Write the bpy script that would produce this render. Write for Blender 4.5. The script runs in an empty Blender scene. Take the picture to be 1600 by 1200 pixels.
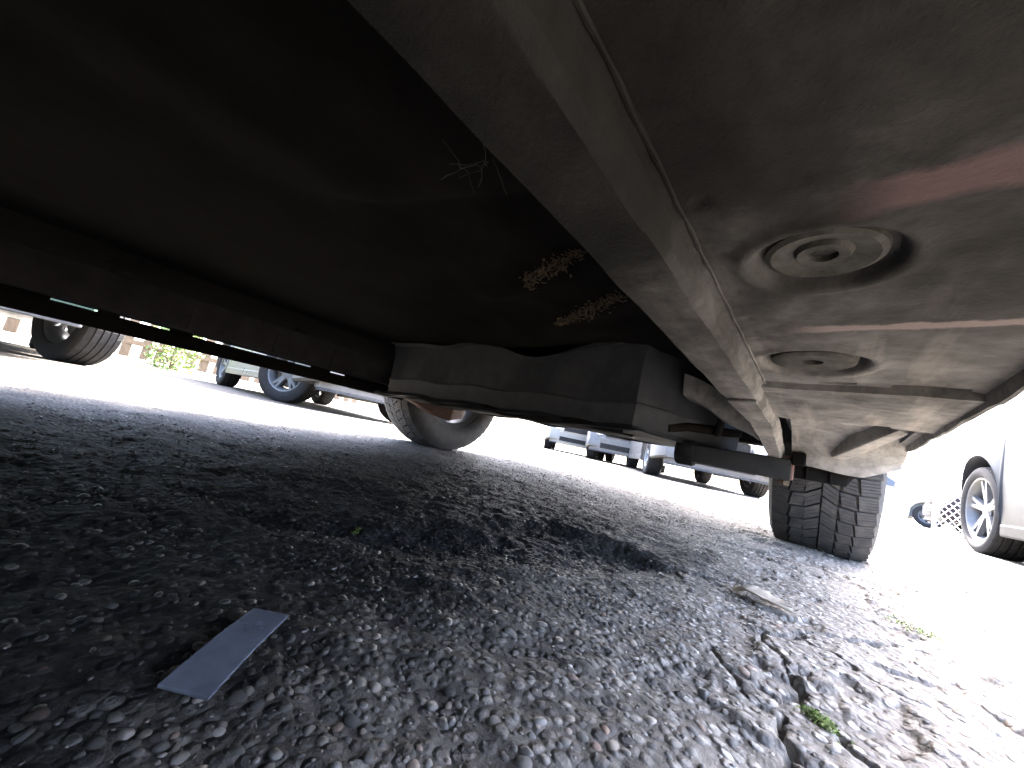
import bpy, bmesh, math, random
import numpy as np
from mathutils import Vector, Matrix

random.seed(7)
rng = np.random.default_rng(11)
S = bpy.context.scene
COL = S.collection
R = math.radians

# ------------------------------------------------------------------ camera
F_PX, CAM_H, ROLL, HORIZON, YAW = 600.0, .142, R(11.8), 79.0, R(40.3)
PITCH = math.atan(HORIZON / F_PX)
cam_d = bpy.data.cameras.new('camera')
cam_d.sensor_width = 36.0
cam_d.lens = 36.0 * F_PX / 1600.0
cam_d.clip_start = .005
cam_d.clip_end = 3000
cam = bpy.data.objects.new('camera', cam_d)
COL.objects.link(cam)
_f = Vector((math.cos(YAW), math.sin(YAW), 0))
_r = Vector((math.sin(YAW), -math.cos(YAW), 0))
_u = Vector((0, 0, 1))
_ax = _f * math.cos(PITCH) + _u * math.sin(PITCH)
_dn = _f * math.sin(PITCH) - _u * math.cos(PITCH)
_ir = _r * math.cos(ROLL) - _dn * math.sin(ROLL)
_id = _r * math.sin(ROLL) + _dn * math.cos(ROLL)
_m = Matrix((_ir, -_id, -_ax)).transposed().to_4x4()
_m.translation = Vector((0, 0, CAM_H))
cam.matrix_world = _m
S.camera = cam
CAMV = np.array([0, 0, CAM_H])

# ------------------------------------------------------------------ light
SUN_EL, SUN_AZ = R(54), R(9)          # the sun stands beyond the car's tail and a little to the left
to_sun = Vector((math.cos(SUN_EL) * math.cos(SUN_AZ), math.cos(SUN_EL) * math.sin(SUN_AZ), math.sin(SUN_EL)))
W = bpy.data.worlds.new('World')
S.world = W
W.use_nodes = True
wn = W.node_tree.nodes
wl = W.node_tree.links
wn.clear()
sky = wn.new('ShaderNodeTexSky')
sky.sky_type = 'NISHITA'
sky.sun_disc = False
sky.sun_elevation = SUN_EL
sky.air_density = .65
sky.dust_density = 4.5
sky.ozone_density = .35
sky.sun_rotation = math.atan2(to_sun.x, to_sun.y)
bg = wn.new('ShaderNodeBackground')
bg.inputs['Strength'].default_value = .12
wo = wn.new('ShaderNodeOutputWorld')
wl.new(sky.outputs[0], bg.inputs[0])
wl.new(bg.outputs[0], wo.inputs[0])
sun_d = bpy.data.lights.new('sun', 'SUN')
sun_d.energy = 4.0
sun_d.angle = R(.53)
sun_d.color = (1, .97, .92)
sun = bpy.data.objects.new('sun', sun_d)
COL.objects.link(sun)
sun.rotation_euler = to_sun.to_track_quat('Z', 'Y').to_euler()
S.view_settings.view_transform = 'Standard'
S.view_settings.look = 'None'
S.view_settings.gamma = 1
S.view_settings.use_curve_mapping = False
S.view_settings.exposure = 5.3
cy = S.cycles
cy.use_denoising = True
cy.max_bounces = 12
cy.diffuse_bounces = 8
cy.glossy_bounces = 4
cy.transmission_bounces = 6
cy.caustics_reflective = False
cy.caustics_refractive = False


# ------------------------------------------------------------------ helpers
def mesh_obj(name, verts, faces, mat=None, parent=None, smooth=False, world=True):
    me = bpy.data.meshes.new(name)
    me.from_pydata([tuple(v) for v in verts] if not isinstance(verts, np.ndarray) else verts.tolist(), [],
                   faces.tolist() if isinstance(faces, np.ndarray) else faces)
    me.update()
    return link(name, me, mat, parent, smooth, world)


def link(name, me, mat=None, parent=None, smooth=False, world=True):
    o = bpy.data.objects.new(name, me)
    COL.objects.link(o)
    if mat is not None and len(me.materials) == 0:
        me.materials.append(mat)
    if smooth:
        me.polygons.foreach_set('use_smooth', [True] * len(me.polygons))
    if parent is not None:
        o.parent = parent
        if world:
            o.matrix_parent_inverse = root_matrix(parent).inverted()
    return o


def root_matrix(o):
    m = o.matrix_basis.copy()
    while o.parent is not None:
        m = o.parent.matrix_basis @ o.matrix_parent_inverse @ m
        o = o.parent
    return m


def empty(name, loc, rz=0, label=None, cat=None, group=None):
    o = bpy.data.objects.new(name, None)
    COL.objects.link(o)
    o.location = loc
    o.rotation_euler = (0, 0, rz)
    o.empty_display_size = .1
    tag(o, label, cat, group)
    return o


def tag(o, label=None, cat=None, group=None, kind=None):
    if label: o['label'] = label
    if cat: o['category'] = cat
    if group: o['group'] = group
    if kind: o['kind'] = kind
    return o


class MB:
    """collects verts and faces of one mesh"""
    def __init__(s):
        s.v, s.f = [], []

    def add(s, vs, fs):
        n = len(s.v)
        s.v += [tuple(v) for v in vs]
        s.f += [tuple(i + n for i in f) for f in fs]
        return s

    def hexa(s, p):          # 8 points: bottom ring 0-3, top ring 4-7
        return s.add(p, [(3, 2, 1, 0), (4, 5, 6, 7), (0, 1, 5, 4), (1, 2, 6, 5), (2, 3, 7, 6), (3, 0, 4, 7)])

    def box(s, x0, x1, y0, y1, z0, z1):
        return s.hexa([(x0, y0, z0), (x1, y0, z0), (x1, y1, z0), (x0, y1, z0),
                       (x0, y0, z1), (x1, y0, z1), (x1, y1, z1), (x0, y1, z1)])

    def tube(s, pts, rad, n=8, cap=True):
        pts = [Vector(p) for p in pts]
        rad = rad if isinstance(rad, (list, tuple)) else [rad] * len(pts)
        vs, fs = [], []
        for i, p in enumerate(pts):
            t = (pts[min(i + 1, len(pts) - 1)] - pts[max(i - 1, 0)]).normalized()
            a = t.cross(Vector((0, 0, 1)))
            if a.length < .05: a = t.cross(Vector((1, 0, 0)))
            a.normalize()
            b = t.cross(a).normalized()
            for k in range(n):
                w = 2 * math.pi * k / n
                vs.append(p + a * (math.cos(w) * rad[i]) + b * (math.sin(w) * rad[i]))
        for i in range(len(pts) - 1):
            for k in range(n):
                k2 = (k + 1) % n
                fs.append((i * n + k, i * n + k2, (i + 1) * n + k2, (i + 1) * n + k))
        if cap:
            fs.append(tuple(range(n - 1, -1, -1)))
            fs.append(tuple(range((len(pts) - 1) * n, len(pts) * n)))
        return s.add(vs, fs)

    def lathe(s, prof, axis='y', n=48, center=(0, 0, 0), close=False):
        """prof: list of (radius, along)"""
        vs, fs = [], []
        m = len(prof)
        for k in range(n):
            w = 2 * math.pi * k / n
            for r, a in prof:
                c, d = r * math.cos(w), r * math.sin(w)
                v = {'y': (c, a, d), 'z': (c, d, a), 'x': (a, c, d)}[axis]
                vs.append((v[0] + center[0], v[1] + center[1], v[2] + center[2]))
        for k in range(n):
            k2 = (k + 1) % n
            for i in range(m - 1 + (1 if close else 0)):
                j = (i + 1) % m
                fs.append((k * m + i, k2 * m + i, k2 * m + j, k * m + j))
        return s.add(vs, fs)

    def build(s, name, mat=None, parent=None, smooth=False, bevel=0, world=True, seg=2):
        o = mesh_obj(name, s.v, s.f, mat, parent, smooth, world)
        bm = bmesh.new()
        bm.from_mesh(o.data)
        bmesh.ops.recalc_face_normals(bm, faces=bm.faces)
        if bevel:
            es = [e for e in bm.edges if len(e.link_faces) == 2 and e.calc_face_angle(0) > .5]
            bmesh.ops.bevel(bm, geom=es, offset=bevel, segments=seg, profile=.6, affect='EDGES', clamp_overlap=True)
        bm.to_mesh(o.data)
        bm.free()
        if smooth:
            o.data.polygons.foreach_set('use_smooth', [True] * len(o.data.polygons))
            try:
                o.data.set_sharp_from_angle(angle=R(38))
            except Exception:
                pass
        return o


def vnoise(x, y, scale, seed):
    """smooth value noise on numpy arrays"""
    g = np.random.default_rng(seed).random((256, 256)) * 2 - 1
    x = x / scale + 57.3
    y = y / scale + 91.7
    xi, yi = np.floor(x).astype(int), np.floor(y).astype(int)
    fx, fy = x - xi, y - yi
    fx, fy = fx * fx * (3 - 2 * fx), fy * fy * (3 - 2 * fy)
    a, b = g[xi % 256, yi % 256], g[(xi + 1) % 256, yi % 256]
    c, d = g[xi % 256, (yi + 1) % 256], g[(xi + 1) % 256, (yi + 1) % 256]
    return (a * (1 - fx) + b * fx) * (1 - fy) + (c * (1 - fx) + d * fx) * fy


def sstep(a, b, x):
    t = np.clip((x - a) / (b - a), 0, 1)
    return t * t * (3 - 2 * t)


# ------------------------------------------------------------------ materials
class NT:
    def __init__(s, name):
        s.m = bpy.data.materials.new(name)
        s.m.use_nodes = True
        s.n, s.l = s.m.node_tree.nodes, s.m.node_tree.links
        s.b = s.n['Principled BSDF']

    def put(s, sock, v):
        if isinstance(v, bpy.types.NodeSocket): s.l.new(v, sock)
        elif isinstance(v, tuple) and len(v) == 3 and sock.type == 'RGBA': sock.default_value = (*v, 1)
        else: sock.default_value = v

    def node(s, t, **kw):
        n = s.n.new(t)
        for k, v in kw.items(): setattr(n, k, v)
        return n

    def coord(s, kind='Object', scale=None):
        c = s.node('ShaderNodeTexCoord').outputs[kind]
        if scale is not None:
            mp = s.node('ShaderNodeMapping')
            s.l.new(c, mp.inputs[0])
            mp.inputs['Scale'].default_value = scale
            return mp.outputs[0]
        return c

    def noise(s, vec, scale, detail=4, rough=.55, dist=0):
        n = s.node('ShaderNodeTexNoise')
        if vec is not None: s.l.new(vec, n.inputs['Vector'])
        n.inputs['Scale'].default_value = scale
        n.inputs['Detail'].default_value = detail
        n.inputs['Roughness'].default_value = rough
        n.inputs['Distortion'].default_value = dist
        return n.outputs['Fac']

    def voro(s, vec, scale, feature='F1', out='Distance'):
        n = s.node('ShaderNodeTexVoronoi', feature=feature)
        if vec is not None: s.l.new(vec, n.inputs['Vector'])
        n.inputs['Scale'].default_value = scale
        return n.outputs[out]

    def ramp(s, fac, stops):
        n = s.node('ShaderNodeValToRGB')
        e = n.color_ramp.elements
        while len(e) < len(stops): e.new(.5)
        for i, (p, c) in enumerate(stops):
            e[i].position = p
            e[i].color = (*c, 1) if isinstance(c, tuple) else (c, c, c, 1)
        s.l.new(fac, n.inputs[0])
        return n.outputs[0]

    def mix(s, f, a, b, blend='MIX'):
        n = s.node('ShaderNodeMix', data_type='RGBA', blend_type=blend)
        s.put(n.inputs[0], f)
        s.put(n.inputs[6], a)
        s.put(n.inputs[7], b)
        return n.outputs[2]

    def math(s, op, a, b=0.0, c=0.0, clamp=False):
        n = s.node('ShaderNodeMath', operation=op, use_clamp=clamp)
        s.put(n.inputs[0], a)
        s.put(n.inputs[1], b)
        s.put(n.inputs[2], c)
        return n.outputs[0]

    def xyz(s, vec):
        n = s.node('ShaderNodeSeparateXYZ')
        s.l.new(vec, n.inputs[0])
        return n.outputs

    def bump(s, h, strength=.5, dist=.002, normal=None):
        n = s.node('ShaderNodeBump')
        n.inputs['Strength'].default_value = strength
        n.inputs['Distance'].default_value = dist
        s.l.new(h, n.inputs['Height'])
        if normal is not None: s.l.new(normal, n.inputs['Normal'])
        return n.outputs[0]

    def fin(s, color=None, rough=None, metal=None, normal=None, **kw):
        if color is not None: s.put(s.b.inputs['Base Color'], color)
        if rough is not None: s.put(s.b.inputs['Roughness'], rough)
        if metal is not None: s.put(s.b.inputs['Metallic'], metal)
        if normal is not None: s.l.new(normal, s.b.inputs['Normal'])
        for k, v in kw.items(): s.put(s.b.inputs[k.replace('_', ' ')], v)
        return s.m


def plain(name, col, rough=.5, metal=0, var=.25, scale=14, bump=.15, **kw):
    t = NT(name)
    v = t.coord('Object')
    n = t.noise(v, scale, 6, .6)
    lo = tuple(c * (1 - var) for c in col)
    hi = tuple(min(1, c * (1 + var)) for c in col)
    c = t.ramp(n, [(.3, lo), (.7, hi)])
    rr = t.math('MULTIPLY_ADD', n, .25, rough - .12)
    return t.fin(c, rr, metal, t.bump(t.noise(v, scale * 12, 3), bump, .002), **kw)


def wear_light_mask(t):
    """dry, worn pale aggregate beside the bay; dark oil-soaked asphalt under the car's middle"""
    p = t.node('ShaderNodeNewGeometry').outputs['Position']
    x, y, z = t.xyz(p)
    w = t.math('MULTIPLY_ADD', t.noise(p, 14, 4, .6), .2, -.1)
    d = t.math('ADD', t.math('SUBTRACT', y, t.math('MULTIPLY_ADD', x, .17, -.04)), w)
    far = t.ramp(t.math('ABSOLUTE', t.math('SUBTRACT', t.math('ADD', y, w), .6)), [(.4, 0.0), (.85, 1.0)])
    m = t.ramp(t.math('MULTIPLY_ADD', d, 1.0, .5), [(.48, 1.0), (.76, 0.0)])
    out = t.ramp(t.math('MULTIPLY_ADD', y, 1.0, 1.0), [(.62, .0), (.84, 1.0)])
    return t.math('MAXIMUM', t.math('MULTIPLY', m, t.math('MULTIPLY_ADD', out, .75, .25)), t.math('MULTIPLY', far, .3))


def hollow_shade_mask(t):
    """shade of the hollow below the tank, put into the colour"""
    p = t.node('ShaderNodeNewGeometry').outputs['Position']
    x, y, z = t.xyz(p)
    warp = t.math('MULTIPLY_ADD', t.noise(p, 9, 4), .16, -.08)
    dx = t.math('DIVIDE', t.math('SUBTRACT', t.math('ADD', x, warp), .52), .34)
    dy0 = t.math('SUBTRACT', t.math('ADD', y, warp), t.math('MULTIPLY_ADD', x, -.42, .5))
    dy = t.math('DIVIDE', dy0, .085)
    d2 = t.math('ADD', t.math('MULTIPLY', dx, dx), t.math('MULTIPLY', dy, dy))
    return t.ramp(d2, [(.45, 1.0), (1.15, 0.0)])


def mat_ground():
    """asphalt with worn-in aggregate"""
    t = NT('asphalt')
    v = t.coord('Object')
    big = t.noise(v, 3.1, 5, .6)
    mid = t.noise(v, 26, 5, .65)
    fine = t.noise(v, 210, 4, .7)
    cell = t.voro(v, 120, 'F1', 'Color')
    cd = t.voro(v, 120, 'F1', 'Distance')
    cs = t.math('MULTIPLY', t.xyz(cell)[0], 1.0)
    base = t.ramp(mid, [(.25, (.05, .045, .04)), (.55, (.105, .095, .083)), (.8, (.17, .155, .135))])
    stone = t.ramp(cs, [(0, (.05, .05, .052)), (.35, (.11, .1, .09)), (.7, (.2, .185, .165)), (1, (.33, .31, .28))])
    on = t.ramp(cd, [(.3, 1.0), (.55, 0.0)])
    c = t.mix(t.math('MULTIPLY', on, .75), base, stone)
    c = t.mix(t.ramp(fine, [(.35, .55), (.65, 0.0)]), c, (.035, .032, .03))
    c = t.mix(.8, c, t.ramp(big, [(.3, .62), (.75, 1.15)]), 'MULTIPLY')
    wm = wear_light_mask(t)
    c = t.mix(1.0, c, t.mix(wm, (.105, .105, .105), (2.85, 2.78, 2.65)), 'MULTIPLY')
    hollow_shade = hollow_shade_mask(t)
    c = t.mix(t.math('MULTIPLY', hollow_shade, .8), c, (.012, .012, .013))
    h = t.math('ADD', t.math('MULTIPLY', on, .8), t.math('MULTIPLY', fine, .8))
    return t.fin(c, t.ramp(mid, [(.3, .65), (.7, .9)]), 0, t.bump(h, .75, .004), Specular_IOR_Level=.18)


def mat_pebble():
    t = NT('pebble')
    v = t.coord('Object')
    g = t.node('ShaderNodeNewGeometry').outputs['Random Per Island']
    o = t.node('ShaderNodeObjectInfo').outputs['Random']
    k = t.math('FRACT', t.math('ADD', g, o))
    c = t.ramp(k, [(0, (.05, .049, .048)), (.3, (.105, .1, .093)), (.55, (.16, .147, .13)), (.75, (.1, .1, .094)),
                   (.9, (.21, .18, .15)), (.96, (.17, .12, .095)), (1, (.36, .345, .32))])
    n = t.noise(v, 420, 4, .65)
    c = t.mix(1.0, c, t.mix(wear_light_mask(t), (.14, .137, .133), (2.28, 2.2, 2.08)), 'MULTIPLY')
    c = t.mix(t.math('MULTIPLY', hollow_shade_mask(t), .5), c, (.012, .012, .012))
    c = t.mix(.6, c, t.ramp(n, [(.3, .55), (.7, 1.25)]), 'MULTIPLY')
    wet = t.math('FRACT', t.math('MULTIPLY', k, 7.31))
    return t.fin(c, t.ramp(wet, [(.0, .28), (.35, .6), (1.0, .8)]), 0, t.bump(n, .35, .001), Specular_IOR_Level=t.ramp(wet, [(.1, .6), (.4, .2)]))


def mat_underbody(marks=False):
    t = NT('dusty underseal' if marks else 'underseal')
    v = t.coord('Object')
    a = t.noise(v, 9, 6, .62, .4)
    b = t.noise(v, 60, 5, .65)
    f = t.noise(v, 420, 3, .7)
    st = t.noise(t.coord('Object', (3, 26, 10)), 1.6, 5, .6)
    c = t.ramp(a, [(.28, (.009, .0089, .0088)), (.5, (.018, .0177, .0173)), (.74, (.034, .0332, .0322))])
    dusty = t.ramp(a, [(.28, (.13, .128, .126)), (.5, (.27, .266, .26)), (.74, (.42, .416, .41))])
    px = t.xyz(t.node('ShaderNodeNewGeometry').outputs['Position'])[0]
    dust_light = t.ramp(t.math('ADD', px, t.math('MULTIPLY_ADD', a, .3, -.15)), [(.18, 0.0), (.5, .32), (.9, 1.0)])   # pale dust and painted light, both growing towards the wheel
    c = t.mix(dust_light, c, dusty)
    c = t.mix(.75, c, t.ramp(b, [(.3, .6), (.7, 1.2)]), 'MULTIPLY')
    c = t.mix(t.math('MULTIPLY', t.ramp(st, [(.52, 0.0), (.68, .6)]), dust_light), c, (.38, .35, .32))
    if marks:
        x, y, z = t.xyz(v)
        wob = t.math('MULTIPLY_ADD', b, .012, -.006)

        def band(x0, slope, half, y0, y1):
            d = t.math('ABSOLUTE', t.math('SUBTRACT', t.math('ADD', x, wob), t.math('MULTIPLY_ADD', y, slope, x0)))
            m = t.ramp(t.math('DIVIDE', d, half), [(.6, 1.0), (1.0, 0.0)])
            e = t.ramp(t.math('DIVIDE', t.math('SUBTRACT', t.math('ADD', y, wob), y0), y1 - y0), [(0, 0.0), (.12, 1.0)])
            return t.math('MULTIPLY', m, e)
        c = t.mix(t.math('MULTIPLY', band(.196, .05, .0135, .006, -.2), .5), c, (.13, .083, .085))
        c = t.mix(t.math('MULTIPLY', band(.358, .06, .0075, .034, -.2), .55), c, (.25, .2, .195))
    h = t.math('ADD', t.math('MULTIPLY', b, .7), t.math('MULTIPLY', f, .5))
    return t.fin(c, t.ramp(a, [(.3, .95), (.8, .75)]), 0, t.bump(h, .45, .002), Specular_IOR_Level=.08)


def mat_paint(name, col, rough=.28, spec=.2):
    t = NT(name)
    v = t.coord('Object')
    n = t.noise(v, 5, 5, .6)
    c = t.mix(t.ramp(n, [(.45, 0.0), (.75, .2)]), col, tuple(.6 * q + .02 for q in col))
    return t.fin(c, t.math('MULTIPLY_ADD', n, .2, rough - .08), .0, None, Specular_IOR_Level=spec)


def mat_rubber():
    t = NT('tyre rubber')
    v = t.coord('Object')
    n = t.noise(v, 30, 5, .65)
    f = t.noise(v, 500, 3, .7)
    c = t.ramp(n, [(.3, (.034, .034, .035)), (.55, (.056, .055, .054)), (.78, (.105, .1, .09))])
    return t.fin(c, t.math('MULTIPLY_ADD', n, .3, .6), 0, t.bump(f, .3, .001), Specular_IOR_Level=.3)


M = {}
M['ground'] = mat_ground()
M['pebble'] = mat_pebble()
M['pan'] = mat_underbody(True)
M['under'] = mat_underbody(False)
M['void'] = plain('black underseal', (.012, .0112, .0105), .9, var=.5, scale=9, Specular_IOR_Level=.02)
M['plastic'] = plain('tank plastic', (.034, .0375, .043), .7, var=.3, scale=20, Specular_IOR_Level=.2)
M['blackmetal'] = plain('black coated steel', (.012, .012, .012), .7, var=.5, scale=24, Specular_IOR_Level=.12)
M['rustbrown'] = plain('rusted brown paint', (.11, .06, .045), .7, var=.45, scale=30, bump=.4)
M['sillbrown'] = plain('dirty sill paint', (.04, .038, .039), .8, var=.35, scale=18, Specular_IOR_Level=.1)
M['rust'] = plain('flaking rust', (.075, .055, .034), .9, var=.7, scale=160, bump=.5)
M['plug'] = plain('dirty rubber plug', (.045, .045, .041), .85, var=.5, scale=70, bump=.4, Specular_IOR_Level=.1)
M['steel'] = plain('dull steel', (.07, .066, .062), .45, .7, var=.3, scale=40)
M['alloy'] = plain('alloy', (.3, .31, .33), .4, .3, var=.12, scale=30, bump=.05)
M['greyalloy'] = plain('grey alloy', (.1, .1, .105), .42, .3, var=.15, scale=30, bump=.05)
M['rubber'] = mat_rubber()
M['glass'] = NT('car glass').fin((.02, .025, .03), .05, 0, Coat_Weight=.5)
M['lamp'] = NT('lamp lens').fin((.75, .77, .8), .08, 0, Coat_Weight=1.0, Transmission_Weight=.3)
M['redlamp'] = NT('red lens').fin((.5, .03, .03), .1, 0, Coat_Weight=1.0)
M['concrete'] = plain('concrete', (.3, .285, .26), .85, var=.25, scale=9, bump=.4)
M['wood'] = plain('tan wood', (.085, .06, .038), .8, var=.4, scale=7, bump=.4)
M['galv'] = plain('galvanised wire', (.45, .46, .47), .45, .6, var=.2, scale=60)
M['leafgreen'] = plain('green leaf', (.1, .17, .03), .55, var=.5, scale=6)
M['moss'] = plain('moss', (.11, .15, .03), .8, var=.5, scale=90)
M['bark'] = plain('bark', (.12, .09, .06), .9, var=.4, scale=30, bump=.5)
M['dryleaf'] = plain('dry leaf', (.5, .42, .32), .6, var=.25, scale=60)
M['straw'] = plain('straw', (.07, .065, .055), .7, var=.3, scale=90)
M['paintwhite'] = plain('road paint', (.75, .75, .72), .7, var=.15, scale=50, bump=.3)


def mat_strip():
    t = NT('clear plastic strip')
    v = t.coord('Object')
    n = t.noise(v, 60, 4, .6)
    c = t.ramp(n, [(.3, (.1, .11, .14)), (.7, (.17, .185, .22))])
    return t.fin(c, t.math('MULTIPLY_ADD', n, .15, .16), 0, t.bump(n, .08, .001), Transmission_Weight=.35, IOR=1.5, Coat_Weight=.4)


M['strip'] = mat_strip()

# ------------------------------------------------------------------ ground
def polydist(x, y, pts):
    d = np.full(x.shape, 9.0)
    for (x0, y0), (x1, y1) in zip(pts[:-1], pts[1:]):
        vx, vy = x1 - x0, y1 - y0
        tt = np.clip(((x - x0) * vx + (y - y0) * vy) / (vx * vx + vy * vy), 0, 1)
        d = np.minimum(d, np.hypot(x - x0 - tt * vx, y - y0 - tt * vy))
    return d


CRACKS = [  # polyline, half width, depth
    ([(.47, .034), (.455, .024), (.434, .015), (.422, .012), (.40, .001), (.374, -.003), (.366, -.013), (.345, -.022), (.333, -.036), (.29, -.055)], .0026, .014),
    ([(.405, .066), (.385, .047), (.356, .034), (.344, .018), (.32, .008), (.30, -.004)], .002, .010),
    ([(.385, .047), (.372, .03), (.374, .014), (.385, .002)], .0016, .007),
    ([(.64, .186), (.652, .172), (.651, .15), (.668, .125), (.676, .10), (.70, .068)], .0036, .014),
    ([(.70, .068), (.71, .045), (.74, .0), (.78, -.03), (.83, -.1)], .0022, .009),
    ([(.47, .034), (.5, .03), (.52, .01), (.56, -.005), (.6, -.05), (.66, -.09)], .0024, .008),
    ([(.52, .01), (.5, -.02), (.47, -.05), (.45, -.09)], .0018, .007),
]


LIP = [(.17, .53), (.287, .479), (.328, .452), (.474, .43), (.60, .44), (.68, .40), (.705, .31), (.693, .2), (.66, .16)]
NEAR_EDGE = [(.6, .13), (.477, .175), (.372, .25), (.298, .28), (.249, .32), (.18, .42)]


def ground_h(x, y):
    worn = sstep(.2, -.02, y - .12 * (x - .4))           # smoother, worn strip towards the car's right side
    h = .006 * vnoise(x, y, .34, 1) + .0035 * vnoise(x, y, .12, 2)
    h += (.0022 * vnoise(x, y, .035, 3) + .0014 * vnoise(x, y, .014, 4)) * (1 - .35 * worn)
    h += .0009 * vnoise(x, y, .006, 5)
    slab = vnoise(x, y, .05, 9) + .4 * vnoise(x, y, .015, 10)
    h += .005 * worn * sstep(-.3, -.08, slab)
    wx = x + .008 * vnoise(x, y, .022, 6) + .004 * vnoise(x, y, .009, 16)
    wy = y + .008 * vnoise(x, y, .022, 7) + .004 * vnoise(x, y, .009, 17)
    for pts, w, dep in CRACKS:
        d = polydist(wx, wy, pts)
        ww = w * (1 + .5 * vnoise(x, y, .03, 8))
        h -= dep * (1 - sstep(ww * .35, ww * 1.25, d))
    # worn-out hollow under the tank, with a broken far edge
    qx = x + .016 * vnoise(x, y, .06, 13) + .006 * vnoise(x, y, .018, 14)
    qy = y + .016 * vnoise(x, y, .06, 15) + .006 * vnoise(x, y, .018, 18)
    poly = LIP + NEAR_EDGE
    ins = np.zeros(x.shape, bool)
    for (xa, ya), (xb, yb) in zip(poly, poly[1:] + poly[:1]):
        ins ^= ((ya > qy) != (yb > qy)) & (qx < (xb - xa) * (qy - ya) / (yb - ya + 1e-12) + xa)
    pit = ins * sstep(0, .06, polydist(qx, qy, LIP)) * sstep(0, .085, polydist(qx, qy, NEAR_EDGE))
    h -= .016 * pit - pit * (.002 * vnoise(x, y, .03, 19) + .0015 * vnoise(x, y, .012, 20))
    return h


def axis_coords(lo, hi, fine_lo, fine_hi, st, grow):
    a = list(np.arange(fine_lo, fine_hi, st))
    d, p = st, fine_hi
    while p < hi:
        a.append(p)
        d *= grow
        p += d
    a.append(hi)
    d, p = st, fine_lo
    while p > lo:
        p -= d
        d *= grow
        a.append(max(p, lo))
    return np.unique(np.array(a))


gx = axis_coords(-.8, 3.2, -.02, .62, .0022, 1.012)
gy = axis_coords(-1.2, 3.0, -.13, .36, .0022, 1.012)
GX, GY = np.meshgrid(gx, gy, indexing='ij')
edge = np.minimum.reduce([GX + .8, 3.2 - GX, GY + 1.2, 3.0 - GY])
GZ = ground_h(GX, GY) * sstep(0, .35, edge) - .016 * (1 - sstep(0, .3, edge))
nx, ny = GX.shape
idx = np.arange(nx * ny).reshape(nx, ny)
gf = np.stack([idx[:-1, :-1], idx[1:, :-1], idx[1:, 1:], idx[:-1, 1:]], -1).reshape(-1, 4)
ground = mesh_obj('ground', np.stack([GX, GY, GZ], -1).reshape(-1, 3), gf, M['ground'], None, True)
tag(ground, kind='structure')
far = MB()
hx0, hx1, hy0, hy1, Z0 = -.68, 3.08, -1.08, 2.88, -.011
for x0, x1, y0, y1 in ((-400, hx0, -400, 400), (hx1, 400, -400, 400), (hx0, hx1, -400, hy0), (hx0, hx1, hy1, 400)):
    far.add([(x0, y0, Z0), (x1, y0, Z0), (x1, y1, Z0), (x0, y1, Z0)], [(0, 1, 2, 3)])
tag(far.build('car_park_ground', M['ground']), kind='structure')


# pebbles set in the asphalt
def ico(sub, seed):
    bm = bmesh.new()
    bmesh.ops.create_icosphere(bm, subdivisions=sub, radius=1)
    r = random.Random(seed)
    ax = [Vector((r.uniform(-1, 1), r.uniform(-1, 1), r.uniform(-1, 1))).normalized() for _ in range(5)]
    am = [r.uniform(-.2, .16) for _ in range(5)]
    for v in bm.verts:
        k = 1 + sum(a * max(0, v.co.normalized().dot(d)) ** 2 for a, d in zip(am, ax))
        v.co *= k
    for _ in range(6):
        d = Vector((r.uniform(-1, 1), r.uniform(-1, 1), r.uniform(-.3, 1))).normalized()
        c = r.uniform(.55, .85)
        for v in bm.verts:
            q = v.co.dot(d) - c
            if q > 0: v.co -= d * q * .85
    vs = np.array([v.co[:] for v in bm.verts])
    fs = np.array([[v.index for v in f.verts] for f in bm.faces])
    bm.free()
    return vs, fs


SH2 = [ico(2, 100 + i) for i in range(10)]
SH1 = [ico(1, 200 + i) for i in range(8)]


def stone_field(x0, x1, y0, y1, sp, smin, smax, keep):
    xs = np.arange(x0, x1, sp)
    ys = np.arange(y0, y1, sp)
    A, B = np.meshgrid(xs, ys)
    A = A.ravel() + rng.uniform(-.48, .48, A.size) * sp
    B = B.ravel() + rng.uniform(-.48, .48, B.size) * sp
    ok = rng.random(A.size) < keep(A, B)
    A, B = A[ok], B[ok]
    s = smin + (smax - smin) * rng.random(A.size) ** 2.2
    return np.stack([A, B, s], 1)


def clump(a, b, base):
    worn = sstep(.16, -.04, b - .12 * (a - .4))
    return np.clip(base * (1 - .78 * worn) * (.75 + .6 * vnoise(a, b, .06, 21)), 0, 1)


d_near = lambda a, b: np.hypot(a, b)
near = stone_field(.0, .72, -.14, .62, .006, .0011, .0045, lambda a, b: clump(a, b, .92) * (d_near(a, b) < .62))
midf = stone_field(.0, 1.5, -.25, 1.35, .0098, .0016, .0046, lambda a, b: clump(a, b, .8) * (d_near(a, b) >= .62) * (d_near(a, b) < 1.45))
farf = stone_field(.3, 2.5, -.3, 1.7, .0165, .0026, .0056, lambda a, b: clump(a, b, .75) * (d_near(a, b) >= 1.45) * (d_near(a, b) < 2.6))
allst = np.concatenate([near, midf, farf])
allst = allst[(allst[:, 0] + .9 * allst[:, 1]) > .085]
for pts, w, dep in CRACKS:
    allst = allst[polydist(allst[:, 0], allst[:, 1], pts) > w + .003]
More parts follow.
